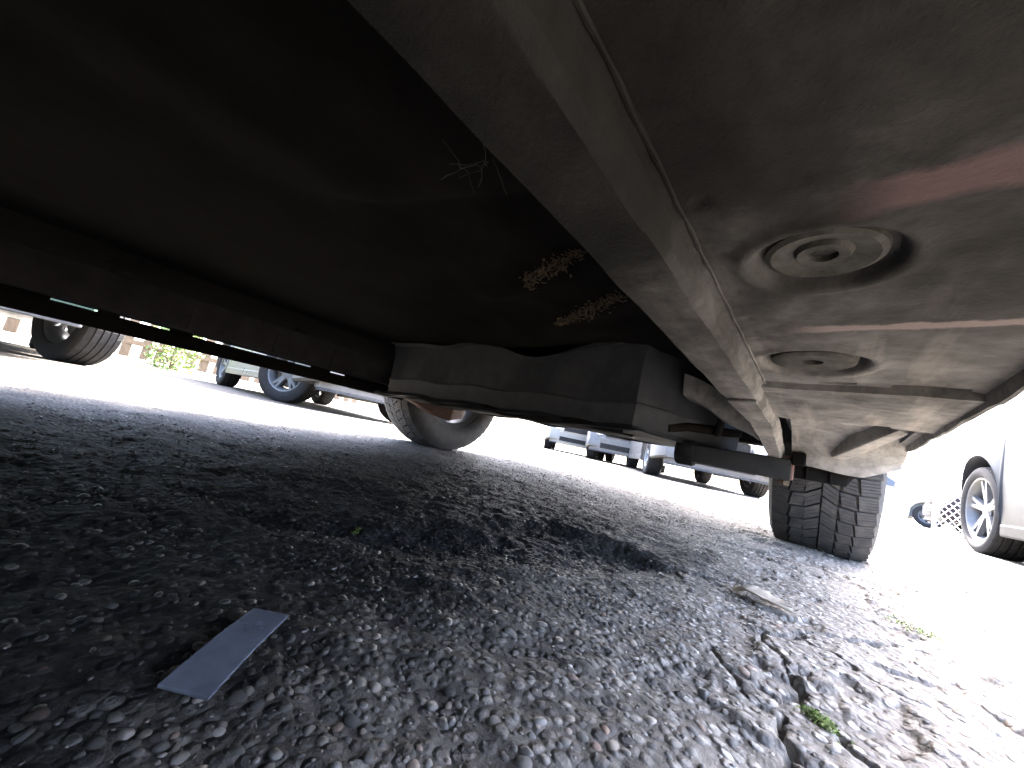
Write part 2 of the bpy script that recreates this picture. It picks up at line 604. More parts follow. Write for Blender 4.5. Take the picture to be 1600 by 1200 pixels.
# the ones that show largest are pieces of their own
P = np.stack([allst[:, 0], allst[:, 1], np.zeros(len(allst))], 1) - CAMV
AXn, IRn, IDn = np.array(_ax), np.array(_ir), np.array(_id)
dz = P @ AXn
uu, vv = F_PX * (P @ IRn) / dz, F_PX * (P @ IDn) / dz
inview = (dz > .02) & (abs(uu) < 795) & (abs(vv) < 595)
size = np.where(inview, allst[:, 2] / np.maximum(dz, .01), 0)
order = np.argsort(-size)
big, rest = order[:300], order[300:]
peb_mesh = []
for i, (vs, fs) in enumerate(SH2):
    me = bpy.data.meshes.new('pebble')
    me.from_pydata(vs.tolist(), [], fs.tolist())
    me.polygons.foreach_set('use_smooth', [True] * len(me.polygons))
    me.materials.append(M['pebble'])
    peb_mesh.append(me)


def stone_frame(i):
    x, y, s = allst[i]
    z = float(ground_h(np.array([x]), np.array([y]))[0])
    sx, sy, sz = s * random.uniform(.85, 1.35), s * random.uniform(.75, 1.1), s * random.uniform(.5, .8)
    return x, y, z - sz * random.uniform(.0, .6), sx, sy, sz, random.uniform(0, 6.28)


for i in big:
    x, y, z, sx, sy, sz, a = stone_frame(i)
    o = bpy.data.objects.new('pebble', random.choice(peb_mesh))
    COL.objects.link(o)
    o.location = (x, y, z)
    o.scale = (sx, sy, sz)
    o.rotation_euler = (random.uniform(-.2, .2), random.uniform(-.2, .2), a)
    o.parent = ground
GV, GF, off = [], [], 0
hs = ground_h(allst[:, 0], allst[:, 1])
for i in rest:
    x, y, s = allst[i]
    vs, fs = (SH2 if size[i] * F_PX > 6 else SH1)[int(rng.integers(8))]
    a = rng.uniform(0, 6.28)
    sx, sy, sz = s * rng.uniform(.85, 1.35), s * rng.uniform(.75, 1.1), s * rng.uniform(.5, .8)
    q = vs * [sx, sy, sz]
    c_, s_ = math.cos(a), math.sin(a)
    GV.append(np.stack([q[:, 0] * c_ - q[:, 1] * s_ + x, q[:, 0] * s_ + q[:, 1] * c_ + y, q[:, 2] + hs[i] - sz * rng.uniform(.0, .6)], 1))
    GF.append(fs + off)
    off += len(vs)
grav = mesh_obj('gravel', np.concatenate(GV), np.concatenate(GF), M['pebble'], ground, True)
tag(grav, kind='stuff')

# ------------------------------------------------------------------ wheels
def wheel_meshes(rad, width, rim_r, pitches, style, spokes=5, rimmat='alloy', squash=True, rub='rubber'):
    """tyre carcass, tread and rim about the axle; y is the axle, outer face towards +y"""
    hw = width / 2
    tw = hw * .92
    car = MB()
    prof = [(rim_r, -hw * .8), (rim_r + .012, -hw * .93), (rim_r + (rad - rim_r) * .45, -hw * 1.03), (rad - .035, -hw * 1.0),
            (rad - .016, -tw * .99), (rad - .0095, -tw * .8), (rad - .009, 0), (rad - .0095, tw * .8), (rad - .016, tw * .99),
            (rad - .035, hw), (rad - (rad - rim_r) * .55, hw * 1.03), (rim_r + .012, hw * .93), (rim_r, hw * .8)]
    car.lathe(prof, 'y', 72)
    tr = MB()

    def block(y0, y1, s0l, s1l, s0r, s1r, k, strips=1, depth=.0095, sk=0):
        """quad in (y, pitch) space lifted off the carcass"""
        da = 2 * math.pi / pitches

        def P(y, s, r):
            e = rad - .013 * (abs(y) / tw) ** 4
            q = e if r else e - depth
            a = (k + s) * da
            return (q * math.cos(a), y + sk * (s - .5), q * math.sin(a))
        for j in range(strips):
            g = .014 if strips > 1 else 0
            f0, f1 = j / strips, (j + 1) / strips
            if j: f0 += g
            if j < strips - 1: f1 -= g
            l0, l1 = s0l + (s1l - s0l) * f0, s0l + (s1l - s0l) * f1
            r0, r1 = s0r + (s1r - s0r) * f0, s0r + (s1r - s0r) * f1
            ym = (y0 + y1) / 2
            bot = [P(y0, l0, 0), P(y1, r0, 0), P(y1, r1, 0), P(y0, l1, 0)]
            top = [P(y0 + .0006, l0, 1), P(y1 - .0006, r0, 1), P(y1 - .0006, r1, 1), P(y0 + .0006, l1, 1)]
            tr.hexa(bot + top)
    if style == 'winter':
        for k in range(pitches):
            for sg in (-1, 1):
                def B(a, b, s0a, s1a, s0b, s1b, st, sk=0):
                    if sg > 0: block(a * tw, b * tw, s0a, s1a, s0b, s1b, k, st, sk=sk)
                    else: block(-b * tw, -a * tw, s0b + .5, s1b + .5, s0a + .5, s1a + .5, k, st, sk=-sk)
                B(.012, .31, .6, 1.46, .1, .96, 3, 0)      # centre chevrons
                B(.35, .62, .1, .97, -.02, .86, 4, -.007)
                B(.66, 1.0, .02, .9, -.03, .85, 5, -.005)     # shoulder blocks, siped
    else:
        n = 5
        for k in range(pitches):
            for c in range(n):
                y0, y1 = -tw + 2 * tw * c / n + .0055, -tw + 2 * tw * (c + 1) / n - .0055
                block(y0, y1, 0, .97 if c in (0, n - 1) else 1.0, 0, .97 if c in (0, n - 1) else 1.0, k, 1)
    # rim: barrel, lip, hub and spokes
    rim = MB()
    b = rim_r
    rim.lathe([(b + .004, -hw * .86), (b + .006, -hw * .78), (b - .012, -hw * .7), (b - .03, -hw * .2), (b - .022, hw * .5), (b - .006, hw * .72),
               (b + .006, hw * .8), (b + .004, hw * .88), (b - .008, hw * .84), (b - .03, hw * .5), (b - .038, -hw * .2), (b - .02, -hw * .72)], 'y', 56, close=True)
    yo = hw * .62
    rim.lathe([(0, yo - .03), (.066, yo - .03), (.07, yo - .012), (.05, yo - .002), (.03, yo), (.0, yo)], 'y', 28)
    for i in range(spokes):
        a = 2 * math.pi * i / spokes + .3
        ca, sa = math.cos(a), math.sin(a)
        for w0, w1, sh in ((.028, .016, -.16), (.028, .016, .16)) if spokes == 5 else ((.02, .017, 0),):
            p = []
            for rr, wdt, yy in ((.05, w0, yo - .004), (b - .012, w1, yo + .012)):
                aa = a + sh * (rr / b)
                c2, s2 = math.cos(aa), math.sin(aa)
                for u, dy in ((-wdt, -.032), (wdt, -.032), (wdt * .75, 0), (-wdt * .75, 0)):
                    p.append((rr * c2 - u * s2, yy + dy, rr * s2 + u * c2))
            rim.add(p, [(0, 1, 2, 3), (7, 6, 5, 4), (0, 4, 5, 1), (1, 5, 6, 2), (2, 6, 7, 3), (3, 7, 4, 0)])
    hub = MB()
    hub.lathe([(0, -hw * .1), (.145, -hw * .1), (.15, -hw * .02), (.15, hw * .1), (.07, hw * .12), (.06, yo - .03), (0, yo - .03)], 'y', 32)
    hub.tube([(0, -hw * 1.3, 0), (0, -hw * .05, 0)], .032, 12)
    out = []
    for mb, nm, mt, sm in ((hub, 'wheel', M['steel'], True), (car, 'tyre', M[rub], True), (tr, 'tread', M[rub], False), (rim, 'rim', M[rimmat], True)):
        o = mb.build(nm, mt, None, sm)
        if nm in ('tyre', 'tread') and squash:
            for v in o.data.vertices:
                lim = -(rad - .008)
                if v.co.z < lim:
                    v.co.z = lim + (v.co.z - lim) * .05
        me = o.data
        bpy.data.objects.remove(o)
        out.append(me)
    return out


def put_wheel(parent, meshes, x, y, rad, outer, steer=0, camber=0):
    """x, y in the parent's frame; outer = +1 if the outer face looks to +y"""
    names = ('wheel', 'tyre', 'tread', 'rim')
    w = bpy.data.objects.new('wheel', meshes[0])
    COL.objects.link(w)
    w.parent = parent
    w.location = (x, y, rad - .009)
    w.rotation_euler = (camber, 0, steer + (0 if outer > 0 else math.pi))
    for nm, me in zip(names[1:], meshes[1:]):
        c = bpy.data.objects.new(nm, me)
        COL.objects.link(c)
        c.parent = w
    return w


# ------------------------------------------------------------------ car bodies
def car_body(L, Wd, roof, wb, rad, sill=.25, hood=.9, belt=.98, kind='suv', open_under=False):
    """lofted shell; x forward, y left, z up, origin on the ground at mid length"""
    fx, rx = wb / 2, -wb / 2
    hw0 = Wd / 2
    xs = sorted(set([round(v, 3) for v in np.linspace(-L / 2, L / 2, 70)] +
                    [round(c + rad * 1.16 * k, 3) for c in (fx, rx) for k in (-1.02, -1, -.95, -.85, -.7, -.5, -.25, 0, .25, .5, .7, .85, .95, 1, 1.02)]))

    def top(x):
        t = x / (L / 2)
        if kind == 'suv':
            key = [(-1, .95), (-.97, 1.05), (-.9, roof * .93), (-.78, roof), (.05, roof), (.2, roof * .97), (.42, hood + .12), (.47, hood + .06), (.8, hood - .06), (.95, hood - .2), (1, .62)]
        elif kind == 'hatch':
            key = [(-1, .8), (-.96, .95), (-.8, roof * .95), (-.62, roof), (.05, roof), (.2, roof * .96), (.5, hood + .08), (.6, hood), (.88, hood - .12), (.96, hood - .25), (1, .5)]
        else:
            key = [(-1, .7), (-.96, .95), (-.68, 1.02), (-.38, roof * .97), (-.2, roof), (.05, roof), (.18, roof * .97), (.44, hood + .08), (.52, hood), (.85, hood - .1), (.95, hood - .22), (1, .5)]
        return float(np.interp(t, [k[0] for k in key], [k[1] for k in key]))

    def half(x):
        t = abs(x) / (L / 2)
        return hw0 * (1 - .02 * t ** 2 - .16 * max(0, (t - .72) / .28) ** 2.4)

    def low(x):
        t = abs(x) / (L / 2)
        return sill + .06 * max(0, (t - .8) / .2)

    rows = []
    for x in xs:
        h, zt, zl = half(x), top(x), low(x)
        arch = 0
        for c in (fx, rx):
            d = abs(x - c) / (rad * 1.16)
            if d < 1: arch = max(arch, rad - .01 + rad * 1.16 * math.sqrt(1 - d * d))
        za = max(zl, arch)
        bl = min(belt, zt - .02)
        mid = zl + (bl - zl) * .45
        t_in = 0 if zt < belt + .05 else min(1, (zt - belt) / .45)
        rh = h - .05 - .2 * t_in
        fl = .012 if arch > 0 else 0
        zu = zl + .02 if not open_under else .52
        ring = [(0, zu), (h - .28, zu), (h - .27, max(za, zu) + .0), (h - .03, max(za, zl) + .002), (h + fl, max(za, zl) + .025), (h + fl * .5, max(mid, za + .05)),
                (h * .985, max(bl - .06, za + .07)), (h * .965, max(bl, za + .075)), (rh, max(zt - .04, bl + .003)), (rh - .07, max(zt - .008, bl + .004)), (0, zt + .006)]
        rows.append([(x, y, z) for y, z in ring])
    n = len(rows[0])
    mb = MB()
    vs = [p for r in rows for p in r] + [(p[0], -p[1], p[2]) for r in rows for p in r]
    fs = []
    o = len(rows) * n
    for i in range(len(rows) - 1):
        for k in range(n - 1):
            if open_under and k == 0: continue
            a, b, c, d = i * n + k, i * n + k + 1, (i + 1) * n + k + 1, (i + 1) * n + k
            fs.append((a, b, c, d))
            fs.append((o + d, o + c, o + b, o + a))
    for e in (0, len(rows) - 1):
        fs.append(tuple(e * n + k for k in range(n)) + tuple(o + e * n + k for k in range(n - 2, 0, -1)))
    mb.add(vs, fs)
    return mb, dict(top=top, half=half, low=low, xs=xs, rows=rows, n=n)


def dress_car(root, L, Wd, roof, wb, rad, info, paint, belt=.98, face=True, sill=.25):
    """windows, bumpers, lamps, grille, plate, mirrors in the car's own frame"""
    half, top = info['half'], info['top']
    hw = Wd / 2

    def rowat(x):
        xs = info['xs']
        i = min(range(len(xs)), key=lambda j: abs(xs[j] - x))
        return info['rows'][i]
    spans = [(-.62, -.26), (-.24, .08), (.1, .3)]
    for a, b in spans:
        for sg in (-1, 1):
            m = MB()
            vs = []
            pts = [x for x in info['xs'] if a * L / 2 <= x <= b * L / 2]
            for x in pts:
                r = rowat(x)
                (y0, z0), (y1, z1) = r[7][1:], r[8][1:]
                for t in (.12, .9):
                    vs.append((x, sg * (y0 + (y1 - y0) * t + .004), z0 + (z1 - z0) * t))
            fs = [(2 * i, 2 * i + 2, 2 * i + 3, 2 * i + 1) for i in range(len(pts) - 1)]
            if len(fs): m.add(vs, fs).build('window', M['glass'], root, world=False)
    for a, b, nm in ((.2, .415, 'windscreen'), (-.965, -.89, 'rear_window')):
        m, vs = MB(), []
        pts = [x for x in info['xs'] if a * L / 2 - .05 <= x <= b * L / 2 + .02]
        for x in pts:
            r = rowat(x)
            for y in (-1, -.5, 0, .5, 1):
                vs.append((x + (.006 if nm == 'windscreen' else -.006), y * (r[9][1] - .02), r[9][2] + .006 + .012 * (1 - abs(y))))
        fs = [(5 * i + k, 5 * i + k + 1, 5 * i + 6 + k, 5 * i + 5 + k) for i in range(len(pts) - 1) for k in range(4)]
        if fs: m.add(vs, fs).build(nm, M['glass'], root, world=False)
    if not face: return
    xf = L / 2

    def curved(name, x_off, ys, z0, z1, mat, thick=.03, sgn=1):
        """a band that follows the plan curve of the nose (sgn 1) or tail (sgn -1)"""
        m = MB()
        vs = []
        for y in ys:
            t = abs(y) / (hw * .84)
            x = sgn * (xf + x_off - .14 * t ** 3)
            vs += [(x - sgn * thick, y, z0), (x, y, z0), (x, y, z1), (x - sgn * thick, y, z1)]
        fs = []
        for i in range(len(ys) - 1):
            for k in range(4):
                k2 = (k + 1) % 4
                fs.append((4 * i + k, 4 * i + k2, 4 * i + 4 + k2, 4 * i + 4 + k))
        e = 4 * (len(ys) - 1)
        fs += [(3, 2, 1, 0), (e, e + 1, e + 2, e + 3)]
        m.add(vs, fs)
        return m.build(name, mat, root, world=False, bevel=.006)
    full = np.linspace(-hw * .8, hw * .8, 15)
    curved('bumper', .035, full, sill - .01, .52, paint, .12)
    curved('lower_grille', .045, np.linspace(-hw * .5, hw * .5, 9), sill + .05, sill + .16, M['blackmetal'])
    curved('lip', .05, full, sill - .035, sill - .012, M['plastic'], .1)
    curved('grille', .02, np.linspace(-hw * .4, hw * .4, 9), .56, .68, M['blackmetal'])
    for sg in (-1, 1):
        curved('headlight', .012, np.linspace(sg * hw * .47, sg * hw * .8, 5), .58, .7, M['lamp'], .1)
        curved('fog_light', .047, np.linspace(sg * hw * .58, sg * hw * .72, 4), sill + .08, sill + .14, M['lamp'])
        curved('tail_light', .02, np.linspace(sg * hw * .5, sg * hw * .8, 5), .72, .88, M['redlamp'], .06, -1)
        mm = MB().box(L * .16, L * .16 + .1, min(sg * (hw * .93), sg * (hw + .17)), max(sg * (hw * .93), sg * (hw + .17)), belt + .01, belt + .15)
        mm.build('mirror', paint, root, world=False, bevel=.03, smooth=True)
    curved('rear_bumper', .04, full, sill + .02, .56, paint, .12, -1)
    for sg in (-1, 1):
        m = MB().box(-wb / 2 + rad * 1.2, wb / 2 - rad * 1.2, min(sg * (hw - .06), sg * (hw + .006)), max(sg * (hw - .06), sg * (hw + .006)), sill - .04, sill + .05)
        m.build('side_skirt', paint, root, world=False, bevel=.015)


def parked_car(name, label, loc, heading, paint, dims, wheels, kind='hatch', steer=0, group=None):
    L, Wd, roof, wb, rad, sill = dims
    root = empty(name, loc, heading, label, 'car', group)
    mb, info = car_body(L, Wd, roof, wb, rad, sill=sill, kind=kind, hood=.9 if kind != 'suv' else 1.02)
    body = mb.build('body', paint, root, True, world=False)
    dress_car(root, L, Wd, roof, wb, rad, info, paint, sill=sill)
    for sx in (1, -1):
        for sy in (1, -1):
            put_wheel(root, wheels, sx * wb / 2, sy * (Wd / 2 - .13), rad, sy, steer if sx > 0 else 0)
    return root


# ------------------------------------------------------------------ the car overhead
XC, YC = .165, .765
WB, RAD = 2.67, .345
car = empty('parked_car', (XC, YC, 0), 0, 'large car overhead, its dark dusty underbody filling the upper picture', 'car')
M['mainpaint'] = mat_paint('black paint', (.012, .012, .013))
mb, info = car_body(4.45, 1.79, 1.62, WB, RAD, sill=.285, kind='suv', hood=1.02, open_under=True)
mb.v = [(-x, -y, z) for x, y, z in mb.v]             # its nose points away behind the viewer
mb.build('body', M['mainpaint'], car, True, world=False)
_hold = empty('turn', (0, 0, 0))
dress_car(_hold, 4.45, 1.79, 1.62, WB, RAD, info, M['mainpaint'], face=False)
for ch in list(_hold.children):
    ch.parent = car
    ch.matrix_parent_inverse = Matrix.Identity(4)
    ch.rotation_euler = (0, 0, math.pi)
bpy.data.objects.remove(_hold)
winter = wheel_meshes(RAD, .222, .215, 50, 'winter', 5, 'greyalloy')
put_wheel(car, winter, 1.515 - XC, .004 - YC, RAD, -1, 0)
put_wheel(car, winter, 1.37 - XC, 1.61 - YC, RAD, 1, 0)
put_wheel(car, winter, 1.5 - WB - XC, .004 - YC, RAD, -1, 0)
put_wheel(car, winter, 1.5 - WB - XC, 1.53 - YC, RAD, 1, 0)


def heightfield(name, xs, ys, hf, mat, parent, smooth=True, flip=True):
    X, Y = np.meshgrid(xs, ys, indexing='ij')
    Z = hf(X, Y)
    a, b = X.shape
    ii = np.arange(a * b).reshape(a, b)
    q = np.stack([ii[:-1, :-1], ii[:-1, 1:], ii[1:, 1:], ii[1:, :-1]], -1).reshape(-1, 4)
    return mesh_obj(name, np.stack([X, Y, Z], -1).reshape(-1, 3), q, mat, parent, smooth)


PZ = .27
PLUGS = [(.247, .010, .033, .0055), (.457, .018, .041, .013)]


def pan_h(X, Y):
    z = np.full(X.shape, PZ) + .0016 * vnoise(X, Y, .09, 31) + .0007 * vnoise(X, Y, .025, 32)
    for px, py, pr, pd in PLUGS:
        d = np.hypot(X - px, Y - py)
        z += pd * (1 - sstep(pr * .9, pr * 1.06, d))
        z -= .0022 * np.exp(-((d - pr * 1.16) / .005) ** 2)
    # lap joints: the plate behind lies lower
    z -= .007 * ((X > .547) & (X < .777))
    z += .04 * (sstep(.529, .531, X) - sstep(.538, .54, X)) * (sstep(-.018, -.0165, Y) - sstep(.0115, .013, Y))
    z += .04 * (sstep(.533, .535, X) - sstep(.546, .548, X)) * (1 - sstep(-.052, -.046, Y)) * sstep(-.108, -.1, Y)
    z += .04 * (sstep(.762, .764, X) - sstep(.7765, .778, X)) * ((sstep(-.012, -.0105, Y) - sstep(.0185, .02, Y)) + (sstep(-.066, -.064, Y) - sstep(-.042, -.04, Y)))
    z += .02 * sstep(.8, .86, X)
    for c in np.arange(.02, .76, .052):
        z += .0012 * np.exp(-((X - c) ** 2 + (Y - .056) ** 2) / .004 ** 2)
        z += .0012 * np.exp(-((X - c - .02) ** 2 + (Y + .1) ** 2) / .004 ** 2)
    # stiffening bead
    z -= .006 * np.exp(-((Y + .02 + .35 * (X - .93)) / .016) ** 2) * sstep(.8, .85, X)
    return z


pys = np.arange(-.121, .0725, .0018)
floor = None
for xa, xb, st in ((-1.0, .546, .0018), (.5485, .7755, .0018), (.778, 1.12, .004)):
    xs_ = np.unique(np.concatenate([np.arange(xa, .14, .02), np.arange(max(xa, .14), xb, st), [xb]]))

    def skirted(X, Y):
        Z = pan_h(X, Y)
        Z[0, :] = .31
        Z[-1, :] = .31
        return Z
    xs_ = np.concatenate([[xs_[0]], xs_, [xs_[-1]]])
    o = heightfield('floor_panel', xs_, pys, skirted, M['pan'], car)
    o.data.set_sharp_from_angle(angle=R(35))
    floor = floor or o
# plugs in their recesses
for px, py, pr, pd in PLUGS:
    m = MB()
    z0 = PZ + (pd if pr < .035 else .004)
    r = pr * .84
    m.lathe([(0, z0 - .0005), (r * .22, z0 + .004), (r * .25, z0 - .0035), (r * .42, z0 - .0036), (r * .48, z0 - .001) if pr < .035 else (r * .48, z0 - .0036),
             (r * .86, z0 - .0045), (r * .96, z0 - .003), (r, z0 + .002)], 'z', 40, (px, py, 0))
    m.build('drain_plug', M['plug'], floor, True)

# frame rail with its welded flange
def rail_section(x):
    """lower outline of the rail, right (towards the sill) to left"""
    dz = -.0 if x < .75 else -.05 * ((x - .75) / .4) ** 1.3
    w = 1 if x < .62 else 1 - .45 * min(1, (x - .62) / .5)
    yc = .09
    q = [(.064, .268), (.0692, .2655), (.0702, .2535), (.0745, .2492), (.0755, .2490), (.1105, .2496), (.1135, .2535), (.114, .30), (.116, .42)]
    return [(yc + (y - yc) * w, z + (dz if z < .29 else 0)) for y, z in q]


rxs = list(np.arange(-1.1, 1.14, .018))
m = MB()
sec = [rail_section(x) for x in rxs]
k = len(sec[0])
vs = []
for i, (x, s_) in enumerate(zip(rxs, sec)):
    for j, (y, z) in enumerate(s_):
        vs.append((x, y + .0005 * math.sin(x * 41 + j) + .0003 * math.sin(x * 97), z + .0004 * math.sin(x * 63 + 2 * j)))
m.add(vs, [(i * k + j, i * k + j + 1, (i + 1) * k + j + 1, (i + 1) * k + j) for i in range(len(rxs) - 1) for j in range(k - 1)])
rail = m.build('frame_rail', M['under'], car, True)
m = MB()
for x0, x1, y, z in ((.55, .72, .086, .2455), (.56, .7, .104, .2462)):
    pass
m.hexa([(.56, .0735, .2452), (.57, .108, .2452), (.735, .105, .2448), (.725, .0745, .2448), (.56, .0735, .2483), (.57, .108, .2483), (.735, .105, .2478), (.725, .0745, .2478)])
m.build('reinforcing_plate', M['under'], rail, bevel=.001)
m = MB()      # weld bead along the rail
pts = [(x, .0645 + .0004 * math.sin(x * 120), .2675 + .0003 * math.sin(x * 210)) for x in np.arange(-.2, .76, .012)]
m.tube(pts, [.0011 + .0003 * math.sin(i * 2.3) for i in range(len(pts))], 6)
m.build('weld_seam', M['under'], rail, True)
# bracket and rusty bolt at the rail end
m = MB()
m.box(1.075, 1.115, .056, .088, .172, .225)
m.build('rail_bracket', M['rustbrown'], car, bevel=.004)
m = MB().lathe([(0, .158), (.011, .158), (.012, .163), (.012, .175), (0, .176)], 'z', 6, (1.093, .072, 0))
m.build('bolt', M['rust'], car)
m = MB().box(1.06, 1.075, .035, .06, .205, .235)
m.build('rubber_block', M['void'], car, bevel=.004)

# wheel-house lip ahead of the rear tyre
m = MB()
ys = list(np.linspace(-.115, .062, 14))
vs = []
for y in ys:
    zl = .207 + .003 * math.sin(y * 40) + (.02 * max(0, (-.06 - y) / .05))
    for x, z in ((.9, .292), (1.0, .275), (1.06, .245), (1.085, zl + .012), (1.095, zl), (1.103, zl + .004), (1.105, .36)):
        vs.append((x, y, z))
m.add(vs, [(i * 7 + j, i * 7 + j + 1, (i + 1) * 7 + j + 1, (i + 1) * 7 + j) for i in range(len(ys) - 1) for j in range(6)])
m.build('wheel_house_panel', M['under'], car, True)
m = MB()
m.add([(1.115, .055, .180), (1.115, -.035, .180), (1.125, -.062, .23), (1.13, -.06, .32), (1.13, .06, .32), (1.12, .06, .235)], [(0, 1, 2, 3, 4, 5)])
m.box(1.108, 1.117, .03, .034, .182, .24)
m.box(1.108, 1.117, -.012, -.008, .182, .24)
m.build('mud_guard', M['void'], car)
m = MB()
m.hexa([(.86, -.085, .275), (.9, -.1, .275), (1.09, -.03, .232), (1.06, -.005, .232), (.86, -.085, .3), (.9, -.1, .3), (1.09, -.03, .29), (1.06, -.005, .29)])
m.build('brace', M['under'], car, bevel=.006)

# right sill: pinch flange, rocker, clips
m = MB()
sx = np.arange(-.8, 1.14, .03)
vs = []
for x in sx:
    w = .0012 * math.sin(x * 33) + .001 * math.sin(x * 71)
    e = .045 * max(0, (x - .98) / .16) ** 2
    for y, z in ((-.1, .272), (-.109, .27), (-.1115, .258 + w), (-.1145, .2575 + w), (-.1165, .268), (-.128, .276), (-.134, .30)):
        vs.append((x, y, z + e))
m.add(vs, [(i * 7 + j, i * 7 + j + 1, (i + 1) * 7 + j + 1, (i + 1) * 7 + j) for i in range(len(sx) - 1) for j in range(6)])
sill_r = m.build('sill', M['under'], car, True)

# dark floor and tunnel over the middle of the car
def tunnel_h(X, Y):
    z = .405 + .006 * vnoise(X, Y, .3, 41)
    z -= .03 * sstep(.3, .235, X + .3 * (Y - .25)) * (1 - sstep(.42, .6, Y))
    z -= .035 * np.exp(-((X - .74 - .1 * (Y - .6)) / .06) ** 2) * np.exp(-((Y - .62) / .2) ** 4)
    for c in (.46, .60):
        z -= .02 * np.exp(-((X - c - .18 * (Y - .34)) / .03) ** 2) * (1 - sstep(.5, .6, Y))
    return z


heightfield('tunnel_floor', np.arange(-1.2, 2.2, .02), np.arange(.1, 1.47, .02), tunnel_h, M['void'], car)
m = MB()      # unseen splash shield and front air dam, put in to close off light
m.hexa([(-1.95, .12, .2), (-.42, .13, .235), (-.42, 1.44, .235), (-1.95, 1.42, .2), (-1.95, .12, .22), (-.42, .13, .26), (-.42, 1.44, .26), (-1.95, 1.42, .22)])
m.hexa([(-.42, .13, .235), (-.3, .13, .41), (-.3, 1.44, .41), (-.42, 1.44, .235), (-.44, .13, .26), (-.34, .13, .43), (-.34, 1.44, .43), (-.44, 1.44, .26)])
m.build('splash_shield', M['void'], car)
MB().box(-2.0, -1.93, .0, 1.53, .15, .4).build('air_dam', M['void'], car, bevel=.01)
heightfield('rear_floor', np.arange(1.13, 2.3, .06), np.arange(-.1, .14, .06), lambda X, Y: .62 + .01 * vnoise(X, Y, .2, 43), M['void'], car)


def flakes(name, p0, p1, wid, n, seed):
    r = random.Random(seed)
    m = MB()
    for i in range(n):
        t = r.random()
        x = p0[0] + (p1[0] - p0[0]) * t + r.gauss(0, wid)
        y = p0[1] + (p1[1] - p0[1]) * t + r.gauss(0, wid * .5)
        z = float(tunnel_h(np.array([x]), np.array([y]))[0]) - r.uniform(.001, .007)
        a, s = r.uniform(0, 6.28), r.uniform(.0012, .0045)
        dx, dy, dzz = math.cos(a) * s, math.sin(a) * s, r.uniform(-.6, .6) * s
        m.add([(x - dx, y - dy, z - dzz), (x + dy * .6, y - dx * .6, z + .3 * dzz), (x + dx, y + dy, z + dzz), (x - dy * .5, y + dx * .5, z - .3 * dzz), (x, y, z - .0015)],
              [(0, 1, 4), (1, 2, 4), (2, 3, 4), (3, 0, 4), (3, 2, 1, 0)])
    o = m.build(name, M['rust'], car)
    tag(o, kind='stuff')
    return o


flakes('rust_flakes', (.45, .40), (.405, .27), .006, 420, 5)
flakes('rust_flakes', (.62, .44), (.545, .27), .006, 480, 6)

# fuel tank of black plastic
m = MB()
nx_, ny_ = 14, 26
tx0, tx1, ty0, ty1 = .85, 1.17, .345, 1.34
def tank_ring(z, grow):
    pts = []
    for i in range(nx_ + 1): pts.append((tx0 + (tx1 - tx0) * i / nx_, ty0))
    for i in range(1, ny_ + 1): pts.append((tx1, ty0 + (ty1 - ty0) * i / ny_))
    for i in range(1, nx_ + 1): pts.append((tx1 - (tx1 - tx0) * i / nx_, ty1))
    for i in range(1, ny_): pts.append((tx0, ty1 - (ty1 - ty0) * i / ny_))
    cx, cyy = (tx0 + tx1) / 2, (ty0 + ty1) / 2
    out = []
    for x, y in pts:
        gx_ = math.copysign(grow, x - cx) if abs(x - cx) > .16 else grow * (x - cx) / .16
        gy_ = math.copysign(grow, y - cyy) if abs(y - cyy) > .44 else grow * (y - cyy) / .44
        hump = 0
        if z > .36:
            hump = -.055 * math.exp(-((y - .62) / .13) ** 2) - .02 * math.exp(-((y - 1.1) / .2) ** 2)
        shear = .5 * max(0, x - tx0) * max(0, 1 - (y - ty0) / .25) if y < ty0 + .25 else 0
        out.append((x + gx_, y + gy_ - shear, z + hump + .004 * math.sin(y * 23)))
    return out
lev = [(.204, -.03), (.207, -.012), (.218, 0), (.26, .003), (.263, .005), (.268, .005), (.272, .002), (.36, -.004), (.405, -.012), (.415, -.03)]
rings = [tank_ring(z, g) for z, g in lev]
n = len(rings[0])
m.add([p for r in rings for p in r], [(i * n + j, i * n + (j + 1) % n, (i + 1) * n + (j + 1) % n, (i + 1) * n + j) for i in range(len(rings) - 1) for j in range(n)]
      + [tuple(range(n - 1, -1, -1)), tuple(range((len(rings) - 1) * n, len(rings) * n))])
tank = m.build('fuel_tank', M['plastic'], car, True)
m = MB()      # stone-scuffed lower lip of the tank guard
vs = []
ys = list(np.linspace(.36, 1.42, 30))
for y in ys:
    w = .004 * math.sin(y * 17) + .003 * math.sin(y * 41)
    for x, z in ((.845, .212 + w), (.84, .2 + w), (.846, .196 + w), (.9, .197), (.905, .203)):
        vs.append((x, y, z))
m.add(vs, [(i * 5 + j, i * 5 + j + 1, i * 5 + 6 + j, i * 5 + 5 + j) for i in range(len(ys) - 1) for j in range(4)])
m.build('tank_guard', M['blackmetal'], tank, True)

